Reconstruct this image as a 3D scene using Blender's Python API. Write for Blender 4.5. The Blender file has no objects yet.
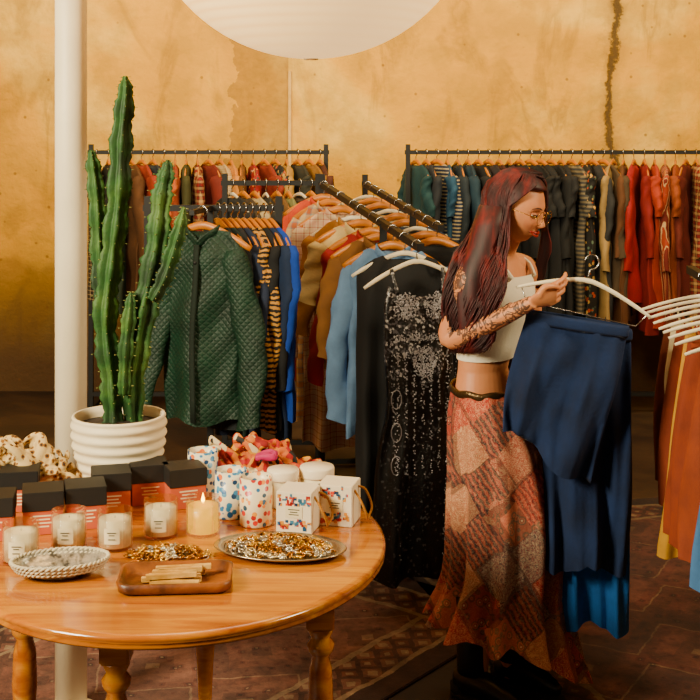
import bpy, bmesh, math, random
from mathutils import Vector, Matrix, noise
random.seed(7)
H=1.78; F=1240.0; HY=130.0
def W(px,py,Y): return Vector(((px-350)*Y/F, Y, H-(py-HY)*Y/F))
def lin(c):
    c/=255.0
    return c/12.92 if c<=.04045 else ((c+.055)/1.055)**2.4
def hx(h):
    h=h.lstrip('#'); c=[lin(int(h[i:i+2],16)) for i in (0,2,4)]
    l=.3*c[0]+.59*c[1]+.11*c[2]
    return tuple(max(0.001,min(1,l+(q-l)*1.16)) for q in c)+(1.0,)
SC=bpy.context.scene
# ------------------------------------------------------------ materials
MATS={}
class NT:
    def __init__(s,name):
        s.m=bpy.data.materials.new(name); s.m.use_nodes=True
        s.t=s.m.node_tree; s.b=s.t.nodes['Principled BSDF']; s.tc=s.t.nodes.new('ShaderNodeTexCoord')
    def n(s,ty,**k):
        x=s.t.nodes.new(ty)
        for a,b in k.items():
            if a.startswith('i_'):
                x.inputs[a[2:].replace('_',' ')].default_value=b
            else: setattr(x,a,b)
        return x
    def l(s,a,b): s.t.links.new(a,b)
    def mapp(s,sc=(1,1,1),rot=(0,0,0),loc=(0,0,0)):
        m=s.n('ShaderNodeMapping'); s.l(s.tc.outputs['Object'],m.inputs['Vector'])
        m.inputs['Scale'].default_value=sc; m.inputs['Rotation'].default_value=rot; m.inputs['Location'].default_value=loc
        return m.outputs[0]
    def noise(s,sc,det=4,vec=None,dist=0,rough=.55):
        x=s.n('ShaderNodeTexNoise'); x.inputs['Scale'].default_value=sc; x.inputs['Detail'].default_value=det
        x.inputs['Distortion'].default_value=dist; x.inputs['Roughness'].default_value=rough
        s.l(vec if vec else s.tc.outputs['Object'],x.inputs['Vector']); return x.outputs['Fac']
    def vor(s,sc,vec=None,out='Color',metric='EUCLIDEAN',rnd=1):
        x=s.n('ShaderNodeTexVoronoi'); x.inputs['Scale'].default_value=sc; x.distance=metric
        x.inputs['Randomness'].default_value=rnd
        s.l(vec if vec else s.tc.outputs['Object'],x.inputs['Vector'])
        if out=='Color':
            q=s.n('ShaderNodeSeparateColor'); s.l(x.outputs['Color'],q.inputs[0]); return q.outputs[0]
        return x.outputs[out]
    def wave(s,sc,axis='X',dist=0,vec=None,dsc=1):
        x=s.n('ShaderNodeTexWave'); x.bands_direction=axis; x.inputs['Scale'].default_value=sc
        x.inputs['Distortion'].default_value=dist; x.inputs['Detail Scale'].default_value=dsc
        s.l(vec if vec else s.tc.outputs['Object'],x.inputs['Vector']); return x.outputs['Fac']
    def ramp(s,fac,stops,const=False):
        r=s.n('ShaderNodeValToRGB'); cr=r.color_ramp
        if const: cr.interpolation='CONSTANT'
        while len(cr.elements)<len(stops): cr.elements.new(.5)
        for e,(p,c) in zip(cr.elements,sorted(stops,key=lambda q:q[0])):
            e.position=p; e.color=hx(c) if isinstance(c,str) else c
        s.l(fac,r.inputs['Fac']); return r.outputs['Color']
    def mix(s,f,a,b,mode='MIX'):
        x=s.n('ShaderNodeMix',data_type='RGBA',blend_type=mode)
        for v,i in ((f,0),(a,6),(b,7)):
            if isinstance(v,str): x.inputs[i].default_value=hx(v)
            elif isinstance(v,(int,float,tuple)): x.inputs[i].default_value=v
            else: s.l(v,x.inputs[i])
        return x.outputs[2]
    def math(s,op,a,b=0.0,c=None):
        x=s.n('ShaderNodeMath',operation=op)
        for i,v in enumerate((a,b,c)):
            if v is None: continue
            if isinstance(v,(int,float)): x.inputs[i].default_value=v
            else: s.l(v,x.inputs[i])
        return x.outputs[0]
    def sep(s,vec=None):
        x=s.n('ShaderNodeSeparateXYZ'); s.l(vec if vec else s.tc.outputs['Object'],x.inputs[0]); return x.outputs
    def bump(s,h,st=.3,d=.01):
        x=s.n('ShaderNodeBump'); x.inputs['Strength'].default_value=st; x.inputs['Distance'].default_value=d
        s.l(h,x.inputs['Height']); s.l(x.outputs[0],s.b.inputs['Normal'])
    def fin(s,col,rough=.8,metal=0,**k):
        if col is not None:
            if isinstance(col,str): s.b.inputs['Base Color'].default_value=hx(col)
            else: s.l(col,s.b.inputs['Base Color'])
        s.b.inputs['Roughness'].default_value=rough; s.b.inputs['Metallic'].default_value=metal
        for a,v in k.items(): s.b.inputs[a.replace('_',' ')].default_value=v
        return s.m
def consts(cols):
    n=len(cols); return [(i/n,c) for i,c in enumerate(cols)]
def M(name,col='#808080',pat=None,cols=(),sc=10,rough=.85,metal=0,var=.35,nsc=8,bump=.25,bsc=120,axis='X',thr=.3,**k):
    if name in MATS: return MATS[name]
    s=NT(name)
    n1=s.noise(nsc,3)
    if pat is None or pat=='quilt': c=s.ramp(n1,[(.3,col),(.7,col)])
    elif pat=='stripe': c=s.ramp(s.wave(sc,axis),consts(cols),True)
    elif pat=='zebra': c=s.ramp(s.wave(sc,axis,4,dsc=2.2),consts(cols),True)
    elif pat=='plaid':
        a=s.ramp(s.wave(sc,'X'),consts(cols),True); b=s.ramp(s.wave(sc,'Z'),consts(cols),True); c=s.mix(.5,a,b)
    elif pat=='vor': c=s.ramp(s.vor(sc),consts(cols),True)
    elif pat=='spots':
        d=s.vor(sc,out='Distance'); c=s.mix(s.math('LESS_THAN',d,thr),cols[0],s.ramp(s.vor(sc),consts(cols[1:]),True))
    elif pat=='leopard':
        d=s.vor(sc,out='Distance'); d=s.math('ADD',d,s.math('MULTIPLY',s.noise(sc*3),.3))
        c=s.ramp(d,[(0,cols[1]),(.38,cols[2]),(.55,cols[0])],True)
    elif pat=='noise': c=s.ramp(s.noise(sc,5),[(.35+.3*i/max(1,len(cols)-1),q) for i,q in enumerate(cols)])
    v=s.ramp(s.noise(nsc*1.7,4),[(.25,(1-var,)*3+(1,)),(.75,(1,1,1,1))])
    c=s.mix(1.0,c,v,'MULTIPLY')
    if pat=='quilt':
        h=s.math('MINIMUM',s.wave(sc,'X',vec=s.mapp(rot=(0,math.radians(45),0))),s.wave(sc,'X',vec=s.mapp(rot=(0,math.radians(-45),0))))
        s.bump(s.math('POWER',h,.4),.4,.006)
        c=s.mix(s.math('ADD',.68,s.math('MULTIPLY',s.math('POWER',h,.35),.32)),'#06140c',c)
    elif bump: s.bump(s.noise(bsc,2),bump,.004)
    MATS[name]=s.fin(c,rough,metal,**k); return MATS[name]
# ------------------------------------------------------------ geometry
def merge(*vfs):
    V=[];Fs=[]
    for v,f in vfs:
        o=len(V); V+=[tuple(p) for p in v]; Fs+=[tuple(i+o for i in q) for q in f]
    return V,Fs
def loft(rings,cap=(True,True)):
    n=len(rings[0]); V=[];Fs=[]
    for r in rings: V+=[tuple(p) for p in r]
    for i in range(len(rings)-1):
        for j in range(n):
            k=(j+1)%n; Fs.append((i*n+j,i*n+k,(i+1)*n+k,(i+1)*n+j))
    for c,ri in ((cap[0],0),(cap[1],len(rings)-1)):
        if c:
            q=sum((Vector(p) for p in rings[ri]),Vector())/n; V.append(tuple(q)); m=len(V)-1
            for j in range(n):
                k=(j+1)%n
                Fs.append((ri*n+k,ri*n+j,m) if ri==0 else (ri*n+j,ri*n+k,m))
    return V,Fs
def spath(pts,rad,k=4):
    pts=[Vector(p) for p in pts]; P=[];R=[]
    n=len(pts)
    for i in range(n-1):
        p0=pts[max(0,i-1)];p1=pts[i];p2=pts[i+1];p3=pts[min(n-1,i+2)]
        for j in range(k):
            t=j/k
            P.append(.5*((2*p1)+(p2-p0)*t+(2*p0-5*p1+4*p2-p3)*t*t+(3*p1-p0-3*p2+p3)*t**3))
            R.append(rad[i]*(1-t)+rad[i+1]*t)
    P.append(pts[-1]);R.append(rad[-1]); return P,R
def tube(pts,rad,n=8,k=4,flat=1.0,up=None,cap=True):
    if not isinstance(rad,(list,tuple)): rad=[rad]*len(pts)
    if k>1: pts,rad=spath(pts,rad,k)
    pts=[Vector(p) for p in pts]; rings=[]
    a=None
    for i,p in enumerate(pts):
        d=(pts[min(i+1,len(pts)-1)]-pts[max(i-1,0)]).normalized()
        if a is None:
            u=Vector(up) if up else (Vector((0,0,1)) if abs(d.z)<.9 else Vector((1,0,0)))
            a=(u-d*u.dot(d)).normalized()
        else: a=(a-d*a.dot(d)).normalized()
        b=d.cross(a)
        rings.append([p+a*math.cos(t)*rad[i]+b*math.sin(t)*rad[i]*flat for t in [2*math.pi*j/n for j in range(n)]])
    return loft(rings,(cap,cap))
def lathe(prof,n=32,cap=(True,True),c=(0,0,0)):
    return loft([[(c[0]+r*math.cos(2*math.pi*j/n),c[1]+r*math.sin(2*math.pi*j/n),c[2]+z) for j in range(n)] for r,z in prof],cap)
def box(sx,sy,sz,c=(0,0,0),bev=0.0):
    bm=bmesh.new(); bmesh.ops.create_cube(bm,size=1)
    for v in bm.verts: v.co=Vector((v.co.x*sx+c[0],v.co.y*sy+c[1],v.co.z*sz+c[2]))
    if bev: bmesh.ops.bevel(bm,geom=bm.edges[:],offset=bev,segments=2,affect='EDGES')
    bm.verts.index_update(); V=[tuple(v.co) for v in bm.verts];Fs=[tuple(v.index for v in f.verts) for f in bm.faces]; bm.free(); return V,Fs
def bar(a,b,w,h=None):
    h=h or w; a=Vector(a);b=Vector(b); d=(b-a).normalized(); u=Vector((0,0,1)) if abs(d.z)<.9 else Vector((0,1,0))
    s=d.cross(u).normalized(); u=s.cross(d)
    return loft([[p+s*x*w/2+u*y*h/2 for x,y in ((-1,-1),(1,-1),(1,1),(-1,1))] for p in (a,b)])
def ell(c,r,n=24,m=16,rot=None):
    rings=[]
    for i in range(1,m):
        t=math.pi*i/m
        rings.append([Vector((r[0]*math.sin(t)*math.cos(2*math.pi*j/n),r[1]*math.sin(t)*math.sin(2*math.pi*j/n),r[2]*math.cos(t))) for j in range(n)])
    v,f=loft(rings); 
    v=[Vector(p) for p in v]; v[-2]=Vector((0,0,r[2])); v[-1]=Vector((0,0,-r[2]))
    if rot: v=[rot@p for p in v]
    c=Vector(c); return [tuple(p+c) for p in v],f
def torus(R,r,c,rot=None,n=14,m=6,sx=1,sy=1):
    V=[];Fs=[]
    for i in range(n):
        for j in range(m):
            a=2*math.pi*i/n;b=2*math.pi*j/m
            p=Vector(((R+r*math.cos(b))*math.cos(a)*sx,(R+r*math.cos(b))*math.sin(a)*sy,r*math.sin(b)))
            if rot: p=rot@p
            V.append(tuple(p+Vector(c))); Fs.append((i*m+j,((i+1)%n)*m+j,((i+1)%n)*m+(j+1)%m,i*m+(j+1)%m))
    return V,Fs
def drape(seed,L,tw,bw,th,fold,shift=0,n=84,slant=0,split=0,z0=0):
    rng=random.Random(seed);p1,p2,p3=[rng.uniform(0,6) for _ in range(3)]; rings=[];m=34
    for i in range(m+1):
        t=i/m; w=tw*(1-t)+bw*t+.010*math.sin(3.1*t); r=[]; e=min(1,t*5)
        for j in range(n):
            a=2*math.pi*j/n; ca,sa=math.cos(a),math.sin(a); u=math.copysign(abs(ca)**.8,ca)
            s1=math.sin(5.2*u+p1+1.3*t+.8*math.sin(5*t+p3)); s1=math.copysign(abs(s1)**.7,s1)
            f=fold*(.03+t**.7)*(s1+.55*math.sin(12*u+p2-2.2*t)+.3*math.sin(19*u+p3+3*t))+e*(.005*math.sin(13*t+4*u+p3+1.5*math.sin(3*u))+.005*math.sin(9*t-6*u+p1))
            gap=split*t*math.exp(-(u/.12)**2)
            r.append((w*u+shift*t+.012*math.sin(4*t+p3)*t,(th*(1+.4*t))*sa*(1-.6*gap)+f,z0-L*t+slant*u*t-(.018*math.sin(4*u+p2) if i==m else 0)))
        rings.append(r)
    return loft(rings,(False,False))
ORG={}
def mk(name,vf,mat,smooth=True):
    me=bpy.data.meshes.new(name); me.from_pydata([tuple(v) for v in vf[0]],[],vf[1])
    bm=bmesh.new(); bm.from_mesh(me); bmesh.ops.recalc_face_normals(bm,faces=bm.faces[:]); bm.to_mesh(me); bm.free()
    if smooth:
        me.polygons.foreach_set('use_smooth',[True]*len(me.polygons))
    me.materials.append(mat); return me
def remeshed(name,vf,mat,vox,sm_it):
    me=mk(name+'_raw',vf,mat); t=bpy.data.objects.new('tmp',me); SC.collection.objects.link(t)
    r=t.modifiers.new('r','REMESH'); r.mode='VOXEL'; r.voxel_size=vox; r.use_smooth_shade=True
    s_=t.modifiers.new('s','SMOOTH'); s_.factor=.5; s_.iterations=sm_it
    m2=bpy.data.meshes.new_from_object(t.evaluated_get(bpy.context.evaluated_depsgraph_get())); bpy.data.objects.remove(t)
    m2.materials.clear(); m2.materials.append(mat); m2.name=name; return m2
def tag(o,label=None,cat=None,group=None,kind=None):
    if label: o['label']=label
    if cat: o['category']=cat
    if group: o['group']=group
    if kind: o['kind']=kind
    return o
def OL(name,vf,mat,loc=(0,0,0),rz=0,parent=None,smooth=True,label=None,cat=None,group=None,kind=None,rot=None,me=None):
    o=bpy.data.objects.new(name,me or mk(name,vf,mat,smooth)); SC.collection.objects.link(o)
    o.location=loc; o.rotation_euler=rot if rot else (0,0,rz)
    if parent: o.parent=parent
    return tag(o,label,cat,group,kind)
def OW(name,vf,mat,origin=None,parent=None,**k):
    if parent is not None: org=ORG[parent.name]
    else: org=Vector(origin)
    v=[Vector(p)-org for p in vf[0]]
    o=OL(name,(v,vf[1]),mat,loc=(0,0,0) if parent else org,parent=parent,**k)
    ORG[o.name]=org; return o
def E(name,loc=(0,0,0),rz=0,**k):
    o=bpy.data.objects.new(name,None); SC.collection.objects.link(o); o.location=loc; o.rotation_euler=(0,0,rz); o.empty_display_size=.1
    ORG[o.name]=Vector(loc); return tag(o,**k)
# ------------------------------------------------------------ common mats
blackmetal=M('black_metal','#070708',rough=.6,metal=0,bump=0)
chrome=M('chrome','#c0c0c0',rough=.25,metal=1,bump=0)
hwood=M('hanger_wood','#cc8020',rough=.4,var=.35,bump=0)
hwhite=M('hanger_white','#ece0c4',rough=.5,var=.1,bump=0)
# ------------------------------------------------------------ room
YB=8.45
s=NT('plaster_wall')
X,Y_,Z=s.sep()[:3]
n_big=s.noise(.9,6,dist=.6); n_med=s.noise(4,6); n_f=s.noise(22,5)
c=s.ramp(n_big,[(.3,'#c89432'),(.5,'#dba63e'),(.62,'#e6be66'),(.75,'#cf9c38')])
c=s.mix(s.math('MULTIPLY',s.ramp(n_med,[(.42,(0,0,0,1)),(.6,(1,1,1,1))]),.5),c,'#a8823a')
stn=s.ramp(s.noise(1.7,7,s.mapp((1.6,1,.6)),dist=1.0),[(.52,(0,0,0,1)),(.6,(1,1,1,1)),(.64,(.2,.2,.2,1)),(.8,(.5,.5,.5,1))])
c=s.mix(s.math('MULTIPLY',stn,.45),c,'#8f6a2c')
wob=s.math('MULTIPLY',s.math('SUBTRACT',n_med,.5),.5)
xw=s.math('ADD',X,wob)
m1=s.math('MULTIPLY',s.math('GREATER_THAN',xw,-.80),s.math('LESS_THAN',X,-.42))
m1=s.math('MULTIPLY',m1,s.math('LESS_THAN',s.math('ADD',Z,wob),2.45))
c=s.mix(s.math('MULTIPLY',m1,s.math('ADD',.3,s.math('MULTIPLY',n_f,.5))),c,'#84602c')
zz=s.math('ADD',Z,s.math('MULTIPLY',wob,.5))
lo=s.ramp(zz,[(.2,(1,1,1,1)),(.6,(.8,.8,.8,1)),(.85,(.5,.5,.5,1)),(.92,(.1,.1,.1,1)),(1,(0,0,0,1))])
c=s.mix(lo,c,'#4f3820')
jag=s.math('ADD',s.math('MULTIPLY',s.math('SUBTRACT',s.noise(3,2),.5),.22),s.math('MULTIPLY',s.math('SUBTRACT',s.noise(16,5,rough=.8),.5),.13))
dx=s.math('ABSOLUTE',s.math('SUBTRACT',s.math('ADD',X,jag),1.775))
crack=s.ramp(dx,[(.0,(1,1,1,1)),(.018,(.9,.9,.9,1)),(.030,(0,0,0,1))])
halo=s.ramp(dx,[(.0,(.6,.6,.6,1)),(.10,(0,0,0,1))])
c=s.mix(halo,c,'#80603a')
c=s.mix(s.math('MULTIPLY',crack,.85),c,'#33261a')
pits=s.ramp(s.vor(7,out='Distance'),[(.05,(1,1,1,1)),(.09,(0,0,0,1))])
c=s.mix(s.math('MULTIPLY',pits,.6),c,'#6a4520')
s.bump(s.math('SUBTRACT',s.math('ADD',n_med,s.math('MULTIPLY',n_f,.5)),crack),.55,.03)
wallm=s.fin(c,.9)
def room(name,size,loc,mat): 
    return OL(name,box(*size),mat,loc=loc,smooth=False,kind='structure')
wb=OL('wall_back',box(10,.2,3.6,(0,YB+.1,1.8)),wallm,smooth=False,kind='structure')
sidem=M('plaster_side','#a87a38',rough=.9,nsc=2)
room('wall_left',(.2,11,3.6),(-4.1,3.0,1.8),sidem); room('wall_right',(.2,11,3.6),(4.3,3.0,1.8),sidem)
room('ceiling',(10,11.2,.2),(0,3.0,3.7),sidem)
s=NT('floor_concrete')
c=s.ramp(s.noise(1.6,7,dist=.5),[(.3,'#160d07'),(.5,'#281910'),(.7,'#42301f')])
s.bump(s.noise(15,5),.2,.01); fm=s.fin(c,.6)
room('floor',(10,11.2,.1),(0,3.0,-.05),fm)
OL('trim_1',tube([(-.41,YB-.012,2.18),(-.41,YB-.012,0.02)],.013,8,1),M('conduit_paint','#dcb87c',rough=.6),kind='structure')
# rugs
def rug(name,hxs,hys,loc,rz,cols,label,fade=.5):
    s=NT(name+'_weave')
    wp=s.n('ShaderNodeVectorMath',operation='ADD'); nz=s.n('ShaderNodeTexNoise'); nz.inputs['Scale'].default_value=9; nz.inputs['Detail'].default_value=4; s.l(s.tc.outputs['Object'],nz.inputs['Vector'])
    scl=s.n('ShaderNodeVectorMath',operation='SCALE'); s.l(nz.outputs['Color'],scl.inputs[0]); scl.inputs['Scale'].default_value=.045
    s.l(s.tc.outputs['Object'],wp.inputs[0]); s.l(scl.outputs[0],wp.inputs[1]); wv=wp.outputs[0]
    x,y,z=s.sep(wv)[:3]
    d=s.math('MINIMUM',s.math('SUBTRACT',hxs+.02,s.math('ABSOLUTE',x)),s.math('SUBTRACT',hys+.02,s.math('ABSOLUTE',y)))
    dia=s.math('ADD',s.math('PINGPONG',x,.21),s.math('PINGPONG',y,.31))
    f=s.ramp(s.math('MULTIPLY',dia,1.9),[(0,cols[3]),(.06,cols[2]),(.18,cols[1]),(.34,cols[0]),(.46,cols[3]),(.48,cols[4]),(.66,cols[0]),(.8,cols[1]),(.9,cols[2])],True)
    small=s.ramp(s.vor(20,wv,out='Distance',metric='MANHATTAN',rnd=.6),[(0,cols[3]),(.14,cols[2]),(.3,cols[0]),(.5,cols[1])],True)
    f=s.mix(.6,f,small)
    bd=s.math('ADD',s.math('PINGPONG',x,.05),s.math('PINGPONG',y,.05))
    brd=s.ramp(s.math('MULTIPLY',bd,9.5),[(0,cols[3]),(.2,cols[1]),(.4,cols[4]),(.65,cols[0]),(.82,cols[3])],True)
    brd=s.mix(.3,brd,small)
    c=s.mix(s.math('LESS_THAN',d,.26),f,brd)
    for dd in (.27,.10):
        q=s.math('LESS_THAN',s.math('ABSOLUTE',s.math('SUBTRACT',d,dd)),.012); c=s.mix(s.math('MULTIPLY',q,.7),c,cols[3])
    c=s.mix(s.math('LESS_THAN',d,.09),c,cols[2])
    c=s.mix(s.ramp(s.noise(3.1,6),[(.38,(fade*.35,)*3+(1,)),(.62,(min(1,fade*1.5),)*3+(1,))]),c,cols[4])
    c=s.mix(1,c,s.ramp(s.noise(14,6,rough=.78),[(.32,(.35,.35,.35,1)),(.68,(1,1,1,1))]),'MULTIPLY')
    s.bump(s.noise(200,2),.4,.004)
    m=s.fin(c,.95)
    return OL(name,box(hxs*2,hys*2,.01,(0,0,.005),.003),m,loc=loc,rz=rz,smooth=False,label=label,cat='rug')
rug('persian_rug',.72,1.15,(-.62,4.1,0.0),math.radians(-38),['#7c4c40','#946858','#45302c','#c0a888','#38241e'],'worn brown and beige patterned rug beneath the table',.38)
rug('persian_rug',1.15,1.6,(1.6,4.35,0.0),math.radians(16),['#5c2c26','#74463a','#32221f','#a08868','#20130f'],'faded dark red patterned rug under the standing person',.55)
# pole
pole=E('support_pole',(W(71,0,3.78).x,3.78,0),label='white painted round metal support pole behind the table',cat='pole')
pm=M('pole_paint','#f2e4c6',rough=.5,var=.12,nsc=5,bump=.1)
OL('pole_shaft',lathe([(.048,0),(.048,3.6)],32),pm,parent=pole); OL('base_plate',lathe([(.085,0),(.085,.012),(.05,.014)],32),pm,parent=pole,smooth=False)
# lantern
Yl=3.4; lc=Vector((W(311,0,Yl).x,Yl,2.43))
s=NT('rice_paper'); c=s.ramp(s.noise(3,4),[(.3,'#e8c888'),(.7,'#f2d8a4')])
wv=s.wave(14,'Z'); s.bump(wv,.08,.002)
lantm=s.fin(s.mix(s.math('POWER',wv,.5),s.mix(1,c,'#ead0a0','MULTIPLY'),c),.95,Emission_Strength=1.5,Specular_IOR_Level=.1)
lantm.node_tree.nodes['Principled BSDF'].inputs['Emission Color'].default_value=(1,.60,.22,1)
lan=E('paper_lantern',lc,label='large round ribbed white paper lantern hanging from the ceiling',cat='lantern')
prof=[]
for i in range(61):
    t=math.pi*(.012+.976*i/60); prof.append((.462*math.sin(t)*(1+.0012*math.cos(i*math.pi)),-.455*math.cos(t)))
OL('lamp_shade',lathe(prof,64,(False,False)),lantm,parent=lan)
OL('bottom_ring',torus(.018,.003,(0,0,-.455),n=32),hwhite,parent=lan)
OL('cord',tube([(0,0,.45),(0,0,1.17)],.004,6,1),blackmetal,parent=lan)
# ------------------------------------------------------------ garments
def hanger_vf(kind):
    r={'wood':.0150,'white':.0085,'flat':.0055}[kind]; q=.55 if kind=='flat' else 1
    P=[(-.205,-.15),(-.16,-.122),(-.09,-.085),(-.03,-.062),(0,-.058),(.03,-.062),(.09,-.085),(.16,-.122),(.205,-.15)]
    return tube([(x,0,-.058+(z+.058)*q) for x,z in P],[r*.7,r,r,r*1.1,r*1.2,r*1.1,r,r,r*.7],8,2,.45,up=(0,0,1))
hook_vf=tube([(0,0,-.05),(0,0,-.026),(.012,0,-.019),(.021,0,-.002),(.015,0,.014),(0,0,.021),(-.015,0,.015),(-.021,0,.0)],.0026,6,3)
HM={k:mk('hanger_bar_'+k,hanger_vf(k),m) for k,m in (('wood',hwood),('white',hwhite),('flat',hwhite))}
HK=mk('hanger_hook',hook_vf,chrome)
def hanger(loc,rz,kind='wood',group=None,rot=None,label=None):
    h=OL('clothes_hanger',None,None,loc=loc,rz=rz,me=HM[kind],rot=rot,cat='hanger',group=group,
         label=label or ('orange-brown wooden clothes hanger on a rack rail' if kind=='wood' else 'cream-white slim clothes hanger on a rack rail'))
    OL('hook',None,None,me=HK,parent=h); return h
def gbody(rng,L,sw,hem,th,fold=.014,nf=5,neck=.085,scoop=.04,waist=1.0,n=52,strap=False):
    rings=[];ph=rng.uniform(0,6);ph2=rng.uniform(0,6);ph3=rng.uniform(0,6)
    prof=[(-.068,neck,.010),(-.082,max(neck*1.2,.12),.014),(-.103,.16*sw/.2,.02),(-.132,sw*.98,.024),(-.155,sw*1.02,th*.8)]
    if strap: prof=[(-.16,sw*.55,th*.5),(-.19,sw*.62,th*.7),(-.23,sw*.66,th*.8)]
    z0=prof[-1][0]; w0=prof[-1][1]
    m=22
    for i in range(1,m+1):
        t=i/m
        w=w0*(1-t)+hem*t; w*=1-(1-waist)*math.exp(-((t-.32)/.15)**2)
        prof.append((z0-(L-abs(z0))*t,w,th*(1+.3*t)))
    for i,(z,w,d) in enumerate(prof):
        t=max(0,min(1,(-z-.15)/max(.1,L-.15)))
        cx=.010*math.sin(3*t+ph)*t; cy=.014*math.sin(4*t+ph2)*t
        r=[]
        for j in range(n):
            a=2*math.pi*j/n; ca,sa=math.cos(a),math.sin(a)
            x=w*math.copysign(abs(ca)**.75,ca); y=d*math.copysign(abs(sa)**.8,sa)
            q=fold*(.25+t)*(math.sin(nf*x/w*1.6+ph+1.6*t+.6*math.sin(7*t+ph3))+.45*math.sin(nf*2.3*x/w+ph2+2*t+(1 if sa>0 else 0)))
            q+=.35*fold*math.sin(20*t+5*x/w+ph3+1.5*math.sin(3*x/w+ph))*(1-.4*t)
            if i<2: q=0
            zz=z
            if i==0: zz-=scoop*(1-(x/w)**2)
            if strap and i==0: zz+=.03*math.cos(2*math.pi*x/w)*.5
            if t>.98: zz+=.014*math.sin(5*x/w+ph)
            r.append((x+cx+.3*q*math.copysign(1,ca)*(1-abs(sa)),y+cy+q,zz))
        rings.append(r)
    return loft(rings,(False,False))
def gsleeve(rng,side,sw,ln,w=.055,out=.03,n=18,fwd=0):
    ph=rng.uniform(0,6); rings=[]
    for i in range(21):
        t=i/20; c=Vector((side*(sw*.9+out*math.sin(t*1.6))+.012*math.sin(6*t+ph),fwd*t+.009*math.sin(5*t+ph),-.150-ln*t))
        rr=w*(1-.28*t)*(.7 if i==0 else 1)
        r=[]
        for j in range(n):
            a=2*math.pi*j/n; q=1+.18*math.sin(2*a+ph+t*5)+.11*math.sin(t*22+ph+2*a)+.06*math.sin(t*41+3*a)
            r.append(c+Vector((math.cos(a)*rr*q,math.sin(a)*rr*.62*q,.012*math.cos(a)*side)))
        rings.append(r)
    return loft(rings,(True,False))
def garment(loc,rz,mat,name='shirt',label='',group=None,L=.75,sw=.2,hem=.22,th=.025,sleeve=.5,seed=0,parts=False,hk='wood',cat=None,sout=.03,sww=.055,collar=None,sfwd=0,**k):
    rng=random.Random(seed)
    body=gbody(rng,L,sw,hem,th,**k)
    sl=[gsleeve(rng,sd,sw,sleeve,w=sww,out=sout,fwd=sfwd) for sd in (-1,1)] if sleeve else []
    if parts:
        g=OL(name,body,mat,loc=loc,rz=rz,label=label,cat=cat or name.replace('_',' '),group=group)
        for q in sl: OL('sleeve',q,mat,parent=g)
        OL('collar',tube([(-.07,.01,-.072),(-.055,-.028,-.085),(-.02,-.045,-.11),(0,-.05,-.13),(.02,-.045,-.11),(.055,-.028,-.085),(.07,.01,-.072)],.02,8,3,.35),collar or mat,parent=g)
    else: g=OL(name,merge(body,*sl),mat,loc=loc,rz=rz,label=label,cat=cat or name.replace('_',' '),group=group)
    if hk: hanger(loc,rz,hk,group=(group+' hangers') if group else None)
    return g
def rack(p0,p1,label,w=.026,foot=.22,ups=(0,1)):
    p0=Vector(p0);p1=Vector(p1); d=(p1-p0); d.z=0; d.normalize(); s_=Vector((-d.y,d.x,0))
    q=[p0.lerp(p1,u) for u in ups]
    mid=(p0+p1)/2; org=Vector((mid.x,mid.y,0))
    r=E('clothes_rack',org,label=label,cat='clothes rack')
    OW('rail',bar(p0-d*.02,p1+d*.02,w),blackmetal,parent=r,smooth=False)
    OW('lower_rail',bar((q[0].x,q[0].y,.12),(q[1].x,q[1].y,.12),w),blackmetal,parent=r,smooth=False)
    for p,u in zip(q,ups):
        OW('upright',bar((p.x,p.y,.03),(p.x,p.y,p.z+(.05 if u in (0,1) else 0)),w*1.1),blackmetal,parent=r,smooth=False)
        OW('foot',bar(Vector((p.x,p.y,.025))-s_*foot,Vector((p.x,p.y,.025))+s_*foot,w),blackmetal,parent=r,smooth=False)
    return r
def fab(c,**k): return M('fabric_'+c.strip('#'),c,**k)
stA=M('stripe_navy_white',pat='stripe',cols=['#1a2742','#1a2742','#a8997c'],sc=14,axis='Z')
stC=M('stripe_grey',pat='stripe',cols=['#3b3a3a','#5a5348','#7a6d56'],sc=12,axis='Z')
stD=M('stripe_vertical_rust',pat='stripe',cols=['#983a1a','#c9a478','#6a2010'],sc=9,axis='X')
knit=M('oatmeal_knit',pat='stripe',cols=['#c8b088','#b89c70'],sc=28,axis='Z',bump=.6,bsc=90)
plaidA=M('plaid_dark',pat='plaid',cols=['#15130f','#c8b48c','#332a1d'],sc=6)
plaidR=M('plaid_red',pat='plaid',cols=['#7a1c10','#241410','#b89060'],sc=8)
plaidB=M('plaid_cream',pat='plaid',cols=['#d8bc90','#d4ba94','#7c878c','#b2623a'],sc=4.5)
plaidP=M('plaid_pink',pat='plaid',cols=['#d4a890','#dcc4a4','#a85c48','#d8bc98'],sc=5)
zebra=M('tiger_stripe',pat='zebra',cols=['#17110c','#c8924e'],sc=15,axis='Z')
flor=M('floral_red',pat='spots',cols=['#8c1f12','#e8a040','#30443a','#e9d7b0'],sc=35)
floB=M('floral_dark',pat='spots',cols=['#1c1a18','#b8502c','#c8a060','#5a6a5a'],sc=30,thr=.36)
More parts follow.
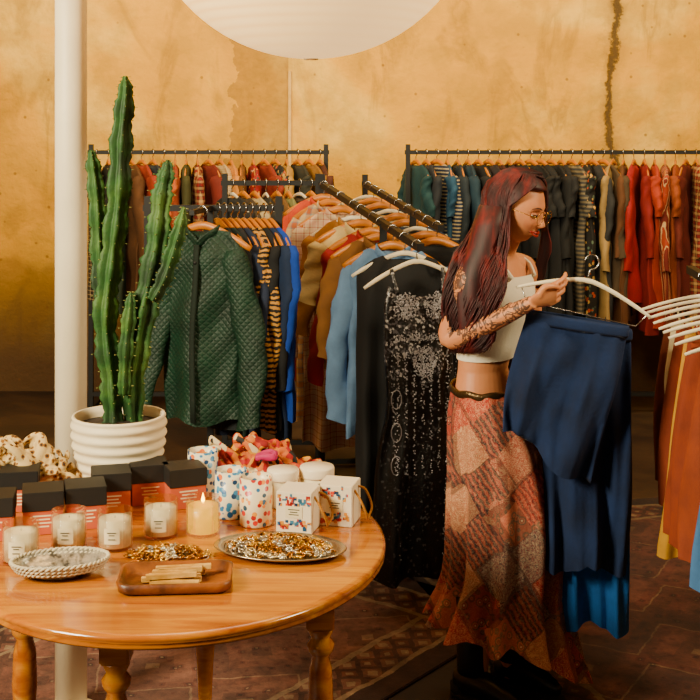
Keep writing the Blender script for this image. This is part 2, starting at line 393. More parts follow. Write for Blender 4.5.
# rack A
YA=7.8; zA=1.64
rack((W(91,0,YA).x,YA,zA),(W(326,0,YA).x,YA,zA),'tall black metal clothes rack against the plaster wall')
colsA=[plaidA,fab('#1d1a16'),fab('#20301e'),fab('#56351a'),fab('#8a3212'),fab('#1f2a34'),fab('#b0581c'),fab('#8a3c18'),fab('#3b3a1c'),plaidR,fab('#6a2010'),knit,fab('#c48444'),fab('#6d4420'),flor,fab('#7d2c18'),floB,fab('#b08848'),fab('#2c2c24'),fab('#8a602c'),fab('#4a2418')]
xa0=W(97,0,YA).x; xa1=W(320,0,YA).x
names=['shirt','blouse','jacket','shirt']
for i,m in enumerate(colsA):
    x=xa0+(xa1-xa0)*i/(len(colsA)-1)
    rng=random.Random(100+i)
    garment((x,YA,zA),math.radians(-72+rng.uniform(-16,10)),m,names[i%4],'black and cream plaid shirt at the end of the back rack' if m is plaidA else 'long-sleeved warm-toned garment hanging on the back rack','garments on the wall rack',L=rng.uniform(.78,1.1),seed=i,sleeve=rng.choice([.25,.5,.58]),scoop=.045,sw=rng.uniform(.19,.22),fold=.018,th=.026)
# rack B
xb0=W(408,0,YA).x; xb1=2.75
rack((xb0,YA,zA),(xb1,YA,zA),'long black metal clothes rack against the plaster wall')
colsB=['#14383e','#20242c',stA,'#1f4460','#1b2630','#163040','#101114','#20181c','#3c1a16','#0e0f12','#16161a','#0d0d10','#101014','#0d0d10','#17171a',stC,floB,'#2a2a2c','#4a3a28','#a08458','#5d3a22','#98200f','#7c1810','#a43c18',stD,'#8c4420','#5c1c12',plaidR,'#d8c49a',knit,'#a0502c','#ccb488','#6a2010','#b98e58','#40241a','#932a10']
for i,m in enumerate(colsB):
    x=xb0+.05+(xb1-xb0-.1)*i/(len(colsB)-1)
    if isinstance(m,str): m=fab(m)
    rng=random.Random(300+i)
    blk=9<=i<=14
    garment((x,YA,zA),math.radians(-106+rng.uniform(-13,13)) if i>18 else math.radians(-74+rng.uniform(-13,13)),m,'dress' if blk else names[i%4],('long black dress hanging on the wall rack' if blk else 'shirt in a warm or striped fabric on the wall rack'),'garments on the long wall rack',L=rng.uniform(1.15,1.3) if blk else rng.uniform(.88,1.16),seed=50+i,sleeve=rng.choice([.25,.5,.58]),sw=rng.uniform(.19,.22),fold=.018,th=.028)
# rack G
YG=6.6; zG=H-53*YG/F
rack((W(225,0,YG).x,YG,zG),(W(318,0,YG).x,YG,zG),'short black metal clothes rack between other racks')
for i,m in enumerate(['#181818','#3a2c1a','#b8a47c','#20201e','#6a4a24','#7b7a50','#3a2c20','#191919']):
    rng=random.Random(500+i)
    garment((W(232+i*11.3,0,YG).x,YG,zG),math.radians(-66+rng.uniform(-12,12)),fab(m),'jacket' if i%2 else 'shirt','dark or olive garment hanging on a short rack','garments on the short rack',L=.9,seed=80+i,sleeve=.5,hk='white' if i%3==0 else 'wood')
# rack C
YC=5.2; zC=H-78*YC/F
rack((W(148,0,YC).x,YC,zC),(W(279,0,YC).x,YC,zC),'black metal clothes rack holding the quilted jacket')
CC=[('#12181a','jacket'),('#10221c','jacket'),('#1a1a1c','shirt'),('#19243c','jacket'),('zebra','blouse'),('zebra','blouse'),('#0f1012','jacket'),('#142848','shirt'),('#1244a8','shirt')]
for i,(m,nm) in enumerate(CC):
    mm=zebra if m=='zebra' else fab(m)
    garment((W(218+i*6.6,0,YC).x,YC,zC),math.radians(-60-i*.6),mm,nm,{'zebra':'tiger-striped black and tan blouse beside the green jacket','#1244a8':'royal blue shirt at the end of the rack'}.get(m,'dark blue or black garment hanging beside the green jacket'),'garments beside the quilted jacket',L=.90+.05*(i%2)-.03*(i%3),seed=120+i,sleeve=.58,th=.022,fold=.014)
# green quilted jacket
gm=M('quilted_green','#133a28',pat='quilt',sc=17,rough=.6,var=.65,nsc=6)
gj_loc=Vector((W(208,0,YC).x,YC-.20,zC))
dg=M('green_trim','#0a1c12')
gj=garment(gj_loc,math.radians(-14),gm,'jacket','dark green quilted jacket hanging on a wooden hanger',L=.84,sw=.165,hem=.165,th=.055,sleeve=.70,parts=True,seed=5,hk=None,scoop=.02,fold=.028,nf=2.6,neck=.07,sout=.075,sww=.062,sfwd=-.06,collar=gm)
hanger(gj_loc,math.radians(-14))
OL('placket',tube([(0,-.065,-.13),(.004,-.092,-.3),(-.006,-.100,-.5),(.004,-.112,-.83)],.012,6,3,.4,up=(1,0,0)),dg,parent=gj)
for zz in (-.2,-.34,-.48,-.62,-.74): OL('button',ell((0,-.080-.045*(-zz-.13),zz),(.008,.006,.008),10,8),blackmetal,parent=gj)
ar=E('clothes_rack',(gj_loc.x,YC-.02,0),label='black waterfall arm clothes stand carrying the jacket',cat='clothes rack')
OW('rail',bar((gj_loc.x-.03,YC-.3,zC),(gj_loc.x+.01,YC,zC),.02),blackmetal,parent=ar,smooth=False)
OW('upright',bar((gj_loc.x+.01,YC,.02),(gj_loc.x+.01,YC,zC),.025),blackmetal,parent=ar,smooth=False)
OW('foot',bar((gj_loc.x+.01,YC-.2,.02),(gj_loc.x+.01,YC+.2,.02),.03),blackmetal,parent=ar,smooth=False)
# rack D (sloping rail towards the viewer)
D0=W(322,184,6.2); D1=W(419,247,4.55)
rack(D0,D1,'black metal rack with a sloping rail of dresses',w=.028,ups=(0,.7))
def onD(t): return D0+(D1-D0)*t
s=NT('black_sequin'); sx_,sy_,sz_=s.sep()[:3]
cell=s.vor(130); top=s.math('GREATER_THAN',s.math('ADD',sz_,s.math('MULTIPLY',s.noise(11,4),.6)),-.15)
spk=s.ramp(cell,[(0,'#060606'),(.42,'#1c1b1a'),(.58,'#58565a'),(.76,'#b4b2b4'),(.88,'#262428')],True)  # silver sequins, with their sparkle put into the cell colours
spk2=s.ramp(cell,[(0,'#040404'),(.93,'#383638')],True)
c=s.mix(s.math('MULTIPLY',top,.9),spk2,spk)
s.bump(cell,.4,.003); seq=s.fin(c,.35,.2)
GD=[(.03,'#c84c14','shirt','coral orange shirt hanging on the sloping rail',.98,.6,'wood',-14),
(.12,plaidB,'shirt','cream plaid flannel shirt on the sloping rail',1.12,.62,'wood',-24),
(.25,plaidP,'dress','long pink and cream plaid shirt dress on the sloping rail',1.16,.58,'wood',-4),
(.40,'#a87028','jacket','mustard suede jacket on the sloping rail',.74,.42,'white',-10),
(.48,'#d8bc84','blouse','cream blouse on the sloping rail',.55,.25,'wood',-5),
(.60,'#98180c','shirt','red shirt on the sloping rail',.84,.55,'wood',-22),
(.68,'#7a5028','jacket','tan brown jacket on the sloping rail',.72,.4,'wood',-6),
(.79,'#6c8cb4','shirt','light blue denim shirt on the sloping rail',.80,.6,'wood',-16),
(.89,'#0c0c0e','dress','plain black dress on the sloping rail',1.2,0,'white',-8)]
for i,(t,m,nm,lb,L,sl,hk,yw) in enumerate(GD):
    if isinstance(m,str): m=fab(m)
    garment(onD(t),math.radians(yw),m,nm,lb,'garments on the sloping rail',L=L,sleeve=sl,seed=150+i,th=.045,hk=hk,parts=(i<8),fold=.034,sout=.06,sfwd=-.07,sw=.18,hem=.19)
sd_loc=onD(.985); rzs=math.radians(17)
sd=OL('dress',gbody(random.Random(3),1.22,.2,.165,.035,strap=True,fold=.016,waist=.85),seq,loc=sd_loc,rz=rzs,label='black sequinned strappy dress hanging from a cream hanger',cat='dress')
hanger(sd_loc,rzs,'white',label='cream hanger holding the black sequinned dress')
beads=M('silver_beads','#a8a6ac',rough=.3,metal=.7,bump=0)
for sx in (-1,1):
    OL('strap',tube([(sx*.10,0,-.085),(sx*.095,-.02,-.13),(sx*.085,-.03,-.175)],.008,6,3),seq,parent=sd)
def sprinkle(fn,n,r,rng,m=5):
    out=[]
    for i in range(n):
        p=fn(rng); out.append(ell(p,(r,r*.6,r),m,4))
    return merge(*out)
rg=random.Random(9)
def cup(rng):
    a=rng.uniform(0,6.28);q=.05*rng.random()**.6; sx=rng.choice((-1,1)); return (sx*.058+q*math.cos(a),-.047,-.215+q*1.0*math.sin(a))
def trimw(rng):
    k=rng.choice((0,1,1,2,3,3,3))
    if k==0: return (rng.uniform(-.10,.10),-.05,-.33+rng.uniform(-.012,.012))
    if k==1:
        a=rng.uniform(0,6.28);q=.045*math.sqrt(rng.random()); return (q*math.cos(a)+.01,-.055,-.42+q*1.3*math.sin(a))
    if k==3:
        ln=rng.randint(-3,3); return (ln*.032+rng.gauss(0,.003),-.056-.01*rng.random(),-.38-.45*rng.random()**1.6)
    t=rng.random(); return (.12*(1-.3*t)*rng.choice((-1,1))+rng.uniform(-.006,.006),-.050,-.3-.85*t)
OL('sequin_cups',sprinkle(cup,560,.003,rg),beads,parent=sd,kind='stuff')
OL('bead_trim',sprinkle(trimw,1200,.0026,rg),beads,parent=sd,kind='stuff')
for i in range(3): OL('bead_swirl',tube([(-.10+.02*math.sin(a),-.056,-.55-.12*i+.035*math.cos(a)) for a in [2*math.pi*q/10 for q in range(11)]],.002,5,1),beads,parent=sd)
E0=W(365,184,6.6);E1=W(440,228,5.0)
rack(E0,E1,'black metal rack with a sloping rail behind the dresses',w=.028,ups=(0,.7))
for i,(t,m,nm) in enumerate([(.05,'#8a8a80','shirt'),(.15,'#3a4a5a','shirt'),(.27,'#1a1a1c','jacket'),(.4,'#b79868','blouse'),(.52,'#b9b2a0','shirt'),(.64,'#28364c','jacket'),(.76,'#5f4226','jacket'),(.87,'#101012','jacket'),(.97,'#0e0d0e','dress')]):
    p=E0+(E1-E0)*t
    g=garment(p,math.radians(-12+random.uniform(-12,12)),fab(m),nm,'dark or neutral garment hanging on the second sloping rail' if i<8 else 'black beaded dress at the end of the second sloping rail','garments on the second sloping rail',L=1.25 if i>6 else .9,sleeve=.5 if i<8 else .3,seed=200+i,th=.035,hk='white' if i%3==0 else 'wood')
    if i==8: OL('bead_trim',sprinkle(lambda r:(rg.choice((-.15,-.1,-.05,0,.05,.1,.15))+rg.gauss(0,.004),-.065,-.2-rg.random()**1.3*.9),620,.003,rg),beads,parent=g,kind='stuff')
# rack F (front): skirts clipped under flat white hangers
F0=Vector((1.07,3.1,1.30));F1=Vector((1.17,4.25,1.30))
rack(F0,F1,'black metal rack with white hangers in front',ups=(0,.42))
GF=[(.80,'#6a3018','skirt','dark rust skirt on a white hanger',.50,.12,.17),(.72,'#d8c8a0','skirt','cream skirt on a white hanger',.22,.12,.13),(.64,'#843818','skirt','rust-brown skirt on a white hanger',.56,.12,.18),(.56,'#c8940c','skirt','mustard yellow skirt on a white hanger',.665,.11,.19),(.48,'#843818','skirt','rust-brown skirt on a white hanger',.57,.12,.185),(.40,'#8c3c18','skirt','rust-brown skirt on a white hanger',.575,.125,.20),(.32,'#8a3b18','skirt','rust-brown skirt on a white hanger',.575,.145,.215),(.24,'#8c3e1a','skirt','rust-brown skirt on a white hanger',.57,.13,.195),(.12,'#4c78ac','skirt','blue denim skirt on a white hanger',.60,.10,.185)]
for i,(t,m,nm,lb,L,tw,bw) in enumerate(GF):
    loc=F0+(F1-F0)*t; rz=math.radians(-8+random.uniform(-5,5))
    g=OL(nm,drape(260+i,L,tw,bw,.030,.016,z0=-.135),fab(m),loc=loc,rz=rz,label=lb,cat='skirt',group='skirts on the front rack')
    for sx in (-1,1): OL('hanging_loop',tube([(sx*tw*.75,0,-.15),(sx*tw*.85,0,-.085)],.003,6,1),fab(m),parent=g)
    hanger(loc,rz,'flat',group='white hangers on the front rack')
# ------------------------------------------------------------ table
TX,TY=-.43,3.12; RX,RY=.52,.60; TZ=.75
s=NT('honey_wood'); mp=s.mapp((1,9,9))
c=s.ramp(s.noise(3.0,5,mp,dist=.8),[(.3,'#8a4802'),(.5,'#a86604'),(.72,'#c4880c')])
s.bump(s.noise(5,4,mp),.05,.004); woodm=s.fin(c,.18,Coat_Weight=.6,Coat_Roughness=.08)
tb=E('dining_table',(TX,TY,0),label='oval honey-orange wooden table with turned legs',cat='table')
def oval(rx,ry,z,n=72): return [(rx*math.cos(2*math.pi*j/n),ry*math.sin(2*math.pi*j/n),z) for j in range(n)]
OL('tabletop',loft([oval(RX-.02+d,RY-.02+d,z) for d,z in ((0,TZ-.034),(.012,TZ-.031),(.018,TZ-.024),(.012,TZ-.019),(.02,TZ-.012),(.018,TZ-.004),(.012,TZ-.001),(.0,TZ))]),woodm,parent=tb)
legp=[(-.07,2.95),(-.40,3.42),(-.80,3.05),(-.52,2.76)]
lp=[(.022,0),(.026,.03),(.02,.06),(.018,.2),(.024,.32),(.031,.42),(.027,.50),(.02,.53),(.031,.545),(.033,.56),(.022,.575),(.03,.59),(.031,.60)]
for x,y in legp:
    l=OL('leg',lathe(lp,24),woodm,loc=(x-TX,y-TY,0),parent=tb)
    OL('leg_block',box(.066,.066,.12,(0,0,.66),.004),woodm,parent=l,smooth=False)
for i in range(4):
    a=Vector((legp[i][0]-TX,legp[i][1]-TY,.675));b=Vector((legp[(i+1)%4][0]-TX,legp[(i+1)%4][1]-TY,.675))
    OL('apron',bar(a,b,.02,.07),woodm,parent=tb,smooth=False)
def onT(px,py,z=TZ):
    Y=F*(H-z)/(py-HY); return Vector(((px-350)*Y/F,Y,z+.0005))
# pot and cactus
pot=E('potted_cactus',onT(119,489),label='tall green cactus in a white ribbed pot on the table',cat='potted plant')
prof=[(.085,0),(.095,.005)]
for i in range(45):
    z=.01+.20*i/44; t=i/44; prof.append((.10+.034*math.sin(min(1,t*1.15)*math.pi*.5)+.0035*math.sin(i*math.pi*2/6.3),z))
prof+=[(.131,.215),(.125,.215),(.122,.195),(.12,.18)]
potm=M('pot_ceramic','#eadcbe',rough=.55,var=.08,bump=.05)
OL('pot',lathe(prof,56,(True,False)),potm,parent=pot)
OL('soil',lathe([(.121,.185),(.06,.192),(.001,.195)],32),M('soil','#2a1a0e',bump=.8,bsc=60),parent=pot)
cm=M('cactus_green',pat='noise',cols=['#1a3416','#2f5826','#547438'],sc=7,rough=.65,var=.45,nsc=25)
spm=M('cactus_spine','#8a8a50')
def cactus(pts,rad,seed,n=5):
    P,R=spath([Vector(p) for p in pts],rad,10); rng=random.Random(seed); rings=[];sp=[]
    m=n*6; L=len(P); tw=rng.uniform(0,1)
    for i,p in enumerate(P):
        d=(P[min(i+1,L-1)]-P[max(i-1,0)]).normalized(); a=Vector((1,0,0)); a=(a-d*a.dot(d)).normalized(); b=d.cross(a)
        R_=R[i]*(1+.13*math.sin(i*.9+seed)+.05*math.sin(i*2.3)); ring=[]
        for j in range(m):
            th=2*math.pi*j/m; q=abs(math.cos(n*th/2+tw)); rr=R_*(.42+.58*q**1.6)
            if q>.9: rr*=1+.10*math.sin(i*3.1+j)
            ring.append(p+a*math.cos(th)*rr+b*math.sin(th)*rr)
            if q>.96 and i%3==0:
                v=a*math.cos(th)+b*math.sin(th); sp.append(bar(p+v*rr,p+v*(rr+.007),.0018))
        rings.append(ring)
    return loft(rings),merge(*sp)
Yc=pot.location.y
def cw(px,py,dy=0): return W(px,py,Yc+dy)-pot.location
stems=[([cw(113,425),cw(111,380),cw(105,320),cw(111,260),cw(118,200),cw(121,140),cw(125,95),cw(125,76)],[.03,.034,.036,.035,.034,.033,.026,.006],1),
([cw(134,425,.02),cw(134,375,.0),cw(145,310,-.02),cw(157,250,-.03),cw(162,200,-.03),cw(167,172,-.03),cw(168,160,-.03)],[.03,.037,.04,.036,.032,.024,.005],2),
([cw(108,330,.03),cw(101,290,.04),cw(99,245,.045),cw(97,200,.04),cw(93,165,.04),cw(91,150,.04)],[.02,.026,.027,.026,.022,.005],3),
([cw(152,300,-.05),cw(163,280,-.05),cw(173,250,-.05),cw(180,225,-.05),cw(184,207,-.05)],[.018,.024,.024,.02,.004],4),
([cw(124,395,-.04),cw(126,350,-.05),cw(130,310,-.055),cw(131,292,-.055)],[.016,.022,.02,.004],5)]
for p,r,sd_ in stems:
    a,b=cactus(p,r,sd_); st=OL('stem',a,cm,parent=pot); OL('spines',b,spm,parent=st,kind='stuff')
# black lid boxes
lidm=M('box_black','#15120f',rough=.6,bump=0); corm=M('box_coral','#b8583c',rough=.7,var=.12,bump=0); crm=M('label_cream','#e6d8b4',rough=.7,var=.05,bump=0); ink=M('print_ink','#201812',bump=0)
def giftbox(px,py,rz,s_=.104,h=.108):
    p=onT(px,py)
    b=E('gift_box',p,math.radians(rz),label='small black-lidded candle box with coral printed sides',cat='box',group='candle boxes on the table')
    OL('box_body',box(s_*.95,s_*.95,h*.65,(0,0,h*.325),.001),corm,parent=b,smooth=False)
    OL('lid',box(s_,s_,h*.44,(0,0,h*.78),.0015),lidm,parent=b,smooth=False)
    for k,(w,z) in enumerate(((.05,.048),(.035,.039),(.045,.030),(.03,.021))): OL('printed_line',box(w,.001,.0035,(0,-s_*.476,z),0),crm,parent=b,smooth=False)
    return b
for a in [(20,507,10),(-6,536,10),(43,529,14),(85,524,16),(111,509,14),(148,500,16),(184,504,22)]: giftbox(*a)
# glass candles
s=NT('clear_glass'); glass=s.fin('#fffaf0',.03,Transmission_Weight=1.0,IOR=1.15,Alpha=.35)
wax=M('cream_wax','#ecdfb8',rough=.5,var=.06,bump=0)
waxl=M('lit_wax','#b07c02',rough=.4,var=.1,bump=0,Emission_Strength=1.2); waxl.node_tree.nodes['Principled BSDF'].inputs['Emission Color'].default_value=(1,.50,.01,1)
flame=M('flame','#ffcf70',bump=0,Emission_Strength=22); flame.node_tree.nodes['Principled BSDF'].inputs['Emission Color'].default_value=hx('#ffb850')
def candle(px,py,lit=False,r=.043,h=.095):
    c=E('candle',onT(px,py),label='lit amber candle in a clear glass' if lit else 'cream wax candle in a clear glass tumbler with a label',cat='candle',group='glass candles on the table')
    OL('glass_jar',lathe([(r*.9,0),(r,.004),(r,h),(r-.0025,h),(r-.003,.008),(.001,.007)],36,(True,True)),glass,parent=c)
    OL('wax',lathe([(r-.0045,.009),(r-.0045,h*.78),(r*.5,h*.775),(.001,h*.77)],32),waxl if lit else wax,parent=c)
    OL('wick',tube([(0,0,h*.7),(0,.001,h*.83)],.001,5,1),ink,parent=c)
    if lit: OL('flame',lathe([(.0005,h*.82),(.004,h*.88),(.0045,h*.93),(.002,h*1.02),(.0003,h*1.1)],12),flame,parent=c)
    V=[];Fs=[];m=10
    for i in range(m+1):
        a=-math.pi/2+(-.45+.9*i/m)
        for z in (.022,.06): V.append(((r+.0006)*math.cos(a),(r+.0006)*math.sin(a),z))
    for i in range(m): Fs.append((2*i,2*i+2,2*i+3,2*i+1))
    if not lit:
        lb=OL('label_sticker',(V,Fs),crm,parent=c)
        for w,z in ((.022,.05),(.014,.044),(.018,.034)): OL('printed_line',box(w,.0008,.0018,(0,-r-.0012,z)),ink,parent=lb,smooth=False)
for a in [(21,562),(69,548),(115,548),(161,536)]: candle(*a)
candle(203,534,True)
terr=M('terrazzo_print',pat='spots',cols=['#ecdcbc','#d8400c','#e8900c','#1c4460','#3a6b98','#b22a0c','#e8a020'],sc=62,thr=.42,rough=.35,var=.05,bump=0)
terb=M('blue_print',pat='spots',cols=['#e4dcc4','#1a5a94','#5a90b4','#d8702c','#183860','#3a78a8'],sc=58,thr=.46,rough=.35,var=.05,bump=0)
def tumbler(px,py,m,h=.125,r=.043):
    c=E('candle_tumbler',onT(px,py),label='white tumbler candle with %s speckled print'%('blue' if m is terb else 'multicoloured'),cat='candle',group='speckled tumblers on the table')
    OL('cup',lathe([(r*.92,0),(r,.004),(r,h),(r-.003,h),(r-.004,h*.8)],36,(True,False)),m,parent=c)
    OL('wax',lathe([(r-.0035,h*.8),(.001,h*.8)],32,(False,False)),wax,parent=c)
    OL('wick',tube([(0,0,h*.79),(0,.001,h*.88)],.001,5,1),ink,parent=c)
tumbler(203,494,terb); tumbler(231,516,terb); tumbler(256,524,terr)
def jar(px,py,h=.075,r=.046):
    c=E('lidded_jar',onT(px,py),label='small white ceramic jar with a flat lid',cat='jar',group='white jars on the table')
    OL('jar_body',lathe([(r*.93,0),(r,.004),(r,h*.72)],36),crm,parent=c)
    OL('lid',lathe([(r*1.04,h*.72),(r*1.05,h*.76),(r*1.05,h*.95),(r*1.0,h),(.001,h)],36),M('lid_white','#f0e2c8',rough=.4,var=.04,bump=0),parent=c)
jar(283,505,.10,.042); jar(317,502,.10)
twine=M('twine','#a8721c',bump=.5)
def wbox(px,py,rz,s_=.094,h=.105):
    b=E('handled_box',onT(px,py),math.radians(rz),label='white printed candle box with a twine handle',cat='box',group='white boxes with twine handles')
    OL('box_body',box(s_,s_,h,(0,0,h/2),.0015),M('box_white','#ecdec4',rough=.6,var=.05,bump=0),parent=b,smooth=False)
    rg_=random.Random(px); dm=M('box_dots',pat='vor',cols=['#e05010','#e8a020','#1c4a74','#4a80a0','#a82a10'],sc=90,bump=0)
    OL('printed_dots',merge(*[box(.010*rg_.uniform(.5,1.2),.001,.009*rg_.uniform(.5,1.2),(rg_.uniform(-.041,.041),-s_/2-.0004,rg_.choice((rg_.uniform(.008,.035),rg_.uniform(.07,.1))))) for _ in range(46)]),dm,parent=b,smooth=False,kind='stuff')
    lb=OL('label_sticker',box(.045,.001,.03,(0,-s_/2-.001,h*.52)),crm,parent=b,smooth=False)
    for w,z in ((.03,h*.58),(.02,h*.52),(.026,h*.46)): OL('printed_line',box(w,.001,.002,(0,-s_/2-.0018,z)),ink,parent=lb,smooth=False)
    OL('twine_handle',tube([(s_/2,-.02,h*.85),(s_/2+.02,-.035,h*.65),(s_/2+.035,-.03,h*.3),(s_/2+.03,0,h*.12),(s_/2+.035,.03,h*.35),(s_/2+.018,.03,h*.75),(s_/2,.02,h*.85)],.003,6,4),twine,parent=b)
wbox(299,528,-14); wbox(339,521,-14)
silver=M('silver_plate','#b8a88c',rough=.25,metal=.9,bump=.2,bsc=40)
gold=M('gold_jewellery',pat='vor',cols=['#b0761c','#d9c8a4','#e0b458','#c8c0b0','#8a5a18'],sc=55,rough=.25,metal=.75,bump=0,var=.1)
def jewels(n,rx,ry,z0,hgt,seed):
    rng=random.Random(seed);o=[]
    for i in range(n):
        a=rng.uniform(0,6.28);q=math.sqrt(rng.random()); x=rx*q*math.cos(a);y=ry*q*math.sin(a);z=z0+hgt*(1-q*q)*rng.uniform(.2,1)+.003
        rt=Matrix.Rotation(rng.uniform(0,6.28),3,'Z')@Matrix.Rotation(rng.uniform(-1.0,1.0),3,'X')
        if i%3==0: o.append(ell((x,y,z),(.0048,.0048,.004),7,5))
        else: o.append(torus(rng.uniform(.005,.013),.0017,(x,y,z),rt,10,4))
    return merge(*o)
def plate(rx,ry,h): return loft([oval(rx*a,ry*a,z,64) for a,z in ((.7,0),(.78,.002),(.9,h*.6),(1,h),(.985,h+.002),(.88,h*.7),(.74,.006),(.3,.005))],(True,True))
pp=onT(280,552); pl=E('serving_platter',pp,math.radians(-10),label='oval silver platter on the table',cat='platter')
OL('platter_dish',plate(.165,.105,.014),silver,parent=pl)
OL('jewellery_pile',jewels(400,.13,.078,.006,.024,1),gold,loc=pp+Vector((0,0,.002)),rz=math.radians(-10),label='heap of gold and silver jewellery on the platter',cat='jewellery',kind='stuff')
pp=onT(168,556); OL('jewellery_pile',jewels(230,.10,.035,.0,.024,2),gold,loc=pp,label='small heap of gold chains on the table',cat='jewellery',kind='stuff')
tw=M('tray_wood',pat='noise',cols=['#4a2408','#7a4414','#8c501c'],sc=14,rough=.45)
pp=onT(176,584); trz=math.radians(4); tr=E('wooden_tray',pp,trz,label='small dark wooden tray with raised rim',cat='tray')
def rr(hw,hd,z,r=.03,n=8):
    o=[]
    for cx,cy,a0 in ((hw-r,hd-r,0),(-hw+r,hd-r,90),(-hw+r,-hd+r,180),(hw-r,-hd+r,270)):
        for i in range(n+1):
            a=math.radians(a0+90*i/n); o.append((cx+r*math.cos(a),cy+r*math.sin(a),z))
    return o
OL('tray_body',loft([rr(.115,.065,0),rr(.125,.075,.006),rr(.128,.078,.026),rr(.12,.07,.026),rr(.115,.065,.008)]),tw,parent=tr)
palo=M('pale_stick_wood',pat='noise',cols=['#c8923c','#e6bc74'],sc=30,rough=.9)
for i in range(9):
    rng=random.Random(i+60)
    k=i%5; lay=i//5
    OL('incense_stick',box(.13*rng.uniform(.75,1.05),.013,.011,(0,0,.006),.001),palo,loc=pp+Vector((rng.uniform(-.016,.016),-.035+k*.017+lay*.008,.009+lay*.0135)),rz=trz+math.radians(rng.uniform(-10,10)),smooth=False,label='pale wooden incense stick lying in the tray',cat='incense stick',group='incense sticks in the tray')
shm=M('dish_shell',pat='noise',cols=['#78746c','#dcd4c4','#5f5c56'],sc=30,rough=.15,metal=.6,bump=.2,bsc=60)
pp=onT(60,575); rings=[]
for a,z in ((.42,0),(.62,.004),(.86,.018),(1,.036),(.95,.038),(.78,.018),(.5,.007),(.2,.005)):
    rings.append([(.112*a*math.cos(t),.070*a*math.sin(t),z) for t in [2*math.pi*j/84 for j in range(84)]])
ds=OL('shell_dish',loft(rings),shm,loc=pp,rz=math.radians(14),label='oval silvery shell dish with woven rope rim on the table',cat='dish')
braid=[]
for k in (0,math.pi):
    for dz,rr_ in ((.037,1.0),(.029,.955),(.021,.90)):
        braid.append(tube([((.110*rr_+.0025*math.cos(26*t+k))*math.cos(t),(.069*rr_+.0025*math.cos(26*t+k))*math.sin(t),dz+.0025*math.sin(26*t+k)) for t in [2*math.pi*j/180 for j in range(181)]],.0028,6,1))
OL('woven_rim',merge(*braid),M('rope_rim','#d8ccb0',bump=.6),parent=ds)
# scarves : bunched soft cloth made of folded rolls fused into one surface
def bundle(rx,ry,h,seed,n=22,r=.022):
    rng=random.Random(seed); out=[ell((0,0,h*.22),(rx*.85,ry*.85,h*.42),20,12)]
    for i in range(n):
        a0=rng.uniform(0,6.28); q=rng.uniform(.1,.9); cx,cy=rx*q*math.cos(a0),ry*q*math.sin(a0)
        top=h*(1-.6*q*q)*rng.uniform(.65,1.0); R=rng.uniform(.025,.055); ph=rng.uniform(0,6.28); pts=[];rad=[]
        m=7; span=rng.uniform(2.2,5.2)
        for k in range(m):
            b=ph+span*k/(m-1)
            x=cx+R*math.cos(b)*1.1; y=cy+R*.8*math.sin(b)
            z=max(r*.7,top*(.72+.28*math.sin(b*1.3+ph))-r*.6)
            pts.append((max(-rx,min(rx,x)),max(-ry,min(ry,y)),z)); rad.append(r*rng.uniform(.4,1.0))
        out.append(tube(pts,rad,12,4,rng.uniform(.35,.8)))
    v,f=merge(*out); v=[(x,y,max(.001,z)) for x,y,z in v]
    return v,f
sf=M('scarf_print',pat='vor',cols=['#a01206','#c86a04','#ac1a0a','#d89a10','#15100e','#dcc8a0','#bc440a','#8c0e06','#d07a08'],sc=46,rough=.75,var=.3,bump=0)
OL('silk_scarf',None,None,me=remeshed('silk_scarf',bundle(.195,.08,.165,33,46,.018),sf,.0035,2),loc=onT(252,486),label='crumpled red and orange patterned silk scarf',cat='scarf')
pk=M('pink_silk','#b80c64',rough=.6)
OL('silk_scarf',None,None,me=remeshed('silk_scarf_pink',bundle(.026,.018,.035,8,6,.010),pk,.003,3),loc=onT(268,489)+Vector((0,-.065,.10)),label='bright pink silk scarf bundle on the red scarf',cat='scarf')
lp_=M('leopard_scarf',pat='leopard',cols=['#dcc08a','#3a2412','#94642e'],sc=60,rough=.8,var=.35,bump=0)
OL('patterned_scarf',None,None,me=remeshed('patterned_scarf',bundle(.185,.085,.19,12,60,.017),lp_,.0035,2),loc=onT(12,498),label='crumpled leopard-print scarf on the table',cat='scarf')
# ------------------------------------------------------------ person
PB=Vector((W(488,0,3.92).x,3.92,0))
ff=Vector((math.cos(math.radians(-38)),math.sin(math.radians(-38)),0)); rt=Vector((ff.y,-ff.x,0))
def ering(c,a,b,n=36):
    c=Vector(c); return [c+rt*a*math.cos(t)+ff*b*math.sin(t) for t in [2*math.pi*j/n for j in range(n)]]
torso_prof=[((489,440),.115,.095),((486,415),.120,.095),((484,392),.112,.084),((483,368),.094,.072),((486,345),.100,.078),((491,318),.116,.088),((495,295),.126,.092),((497,278),.136,.080),((498,268),.140,.066),((499,260),.100,.052),((500,254),.06,.048)]
rg3=[ering(W(p[0],p[1],3.92),a,b) for p,a,b in torso_prof]
parts=[loft(rg3)]
for sx in (-1,1): parts.append(ell(W(498,304,3.92)+rt*.058*sx+ff*.058,(.048,.048,.048)))
HC=W(517,207,3.87)
fy=math.radians(-32); hr=Matrix.Rotation(fy,3,'Z')@Matrix.Rotation(math.radians(18),3,'Y')
parts.append(tube([W(499,262,3.92),W(503,248,3.91),W(512,226,3.885)],[.052,.042,.045],20,4))
def G(x,s_): return math.exp(-(x/s_)**2)
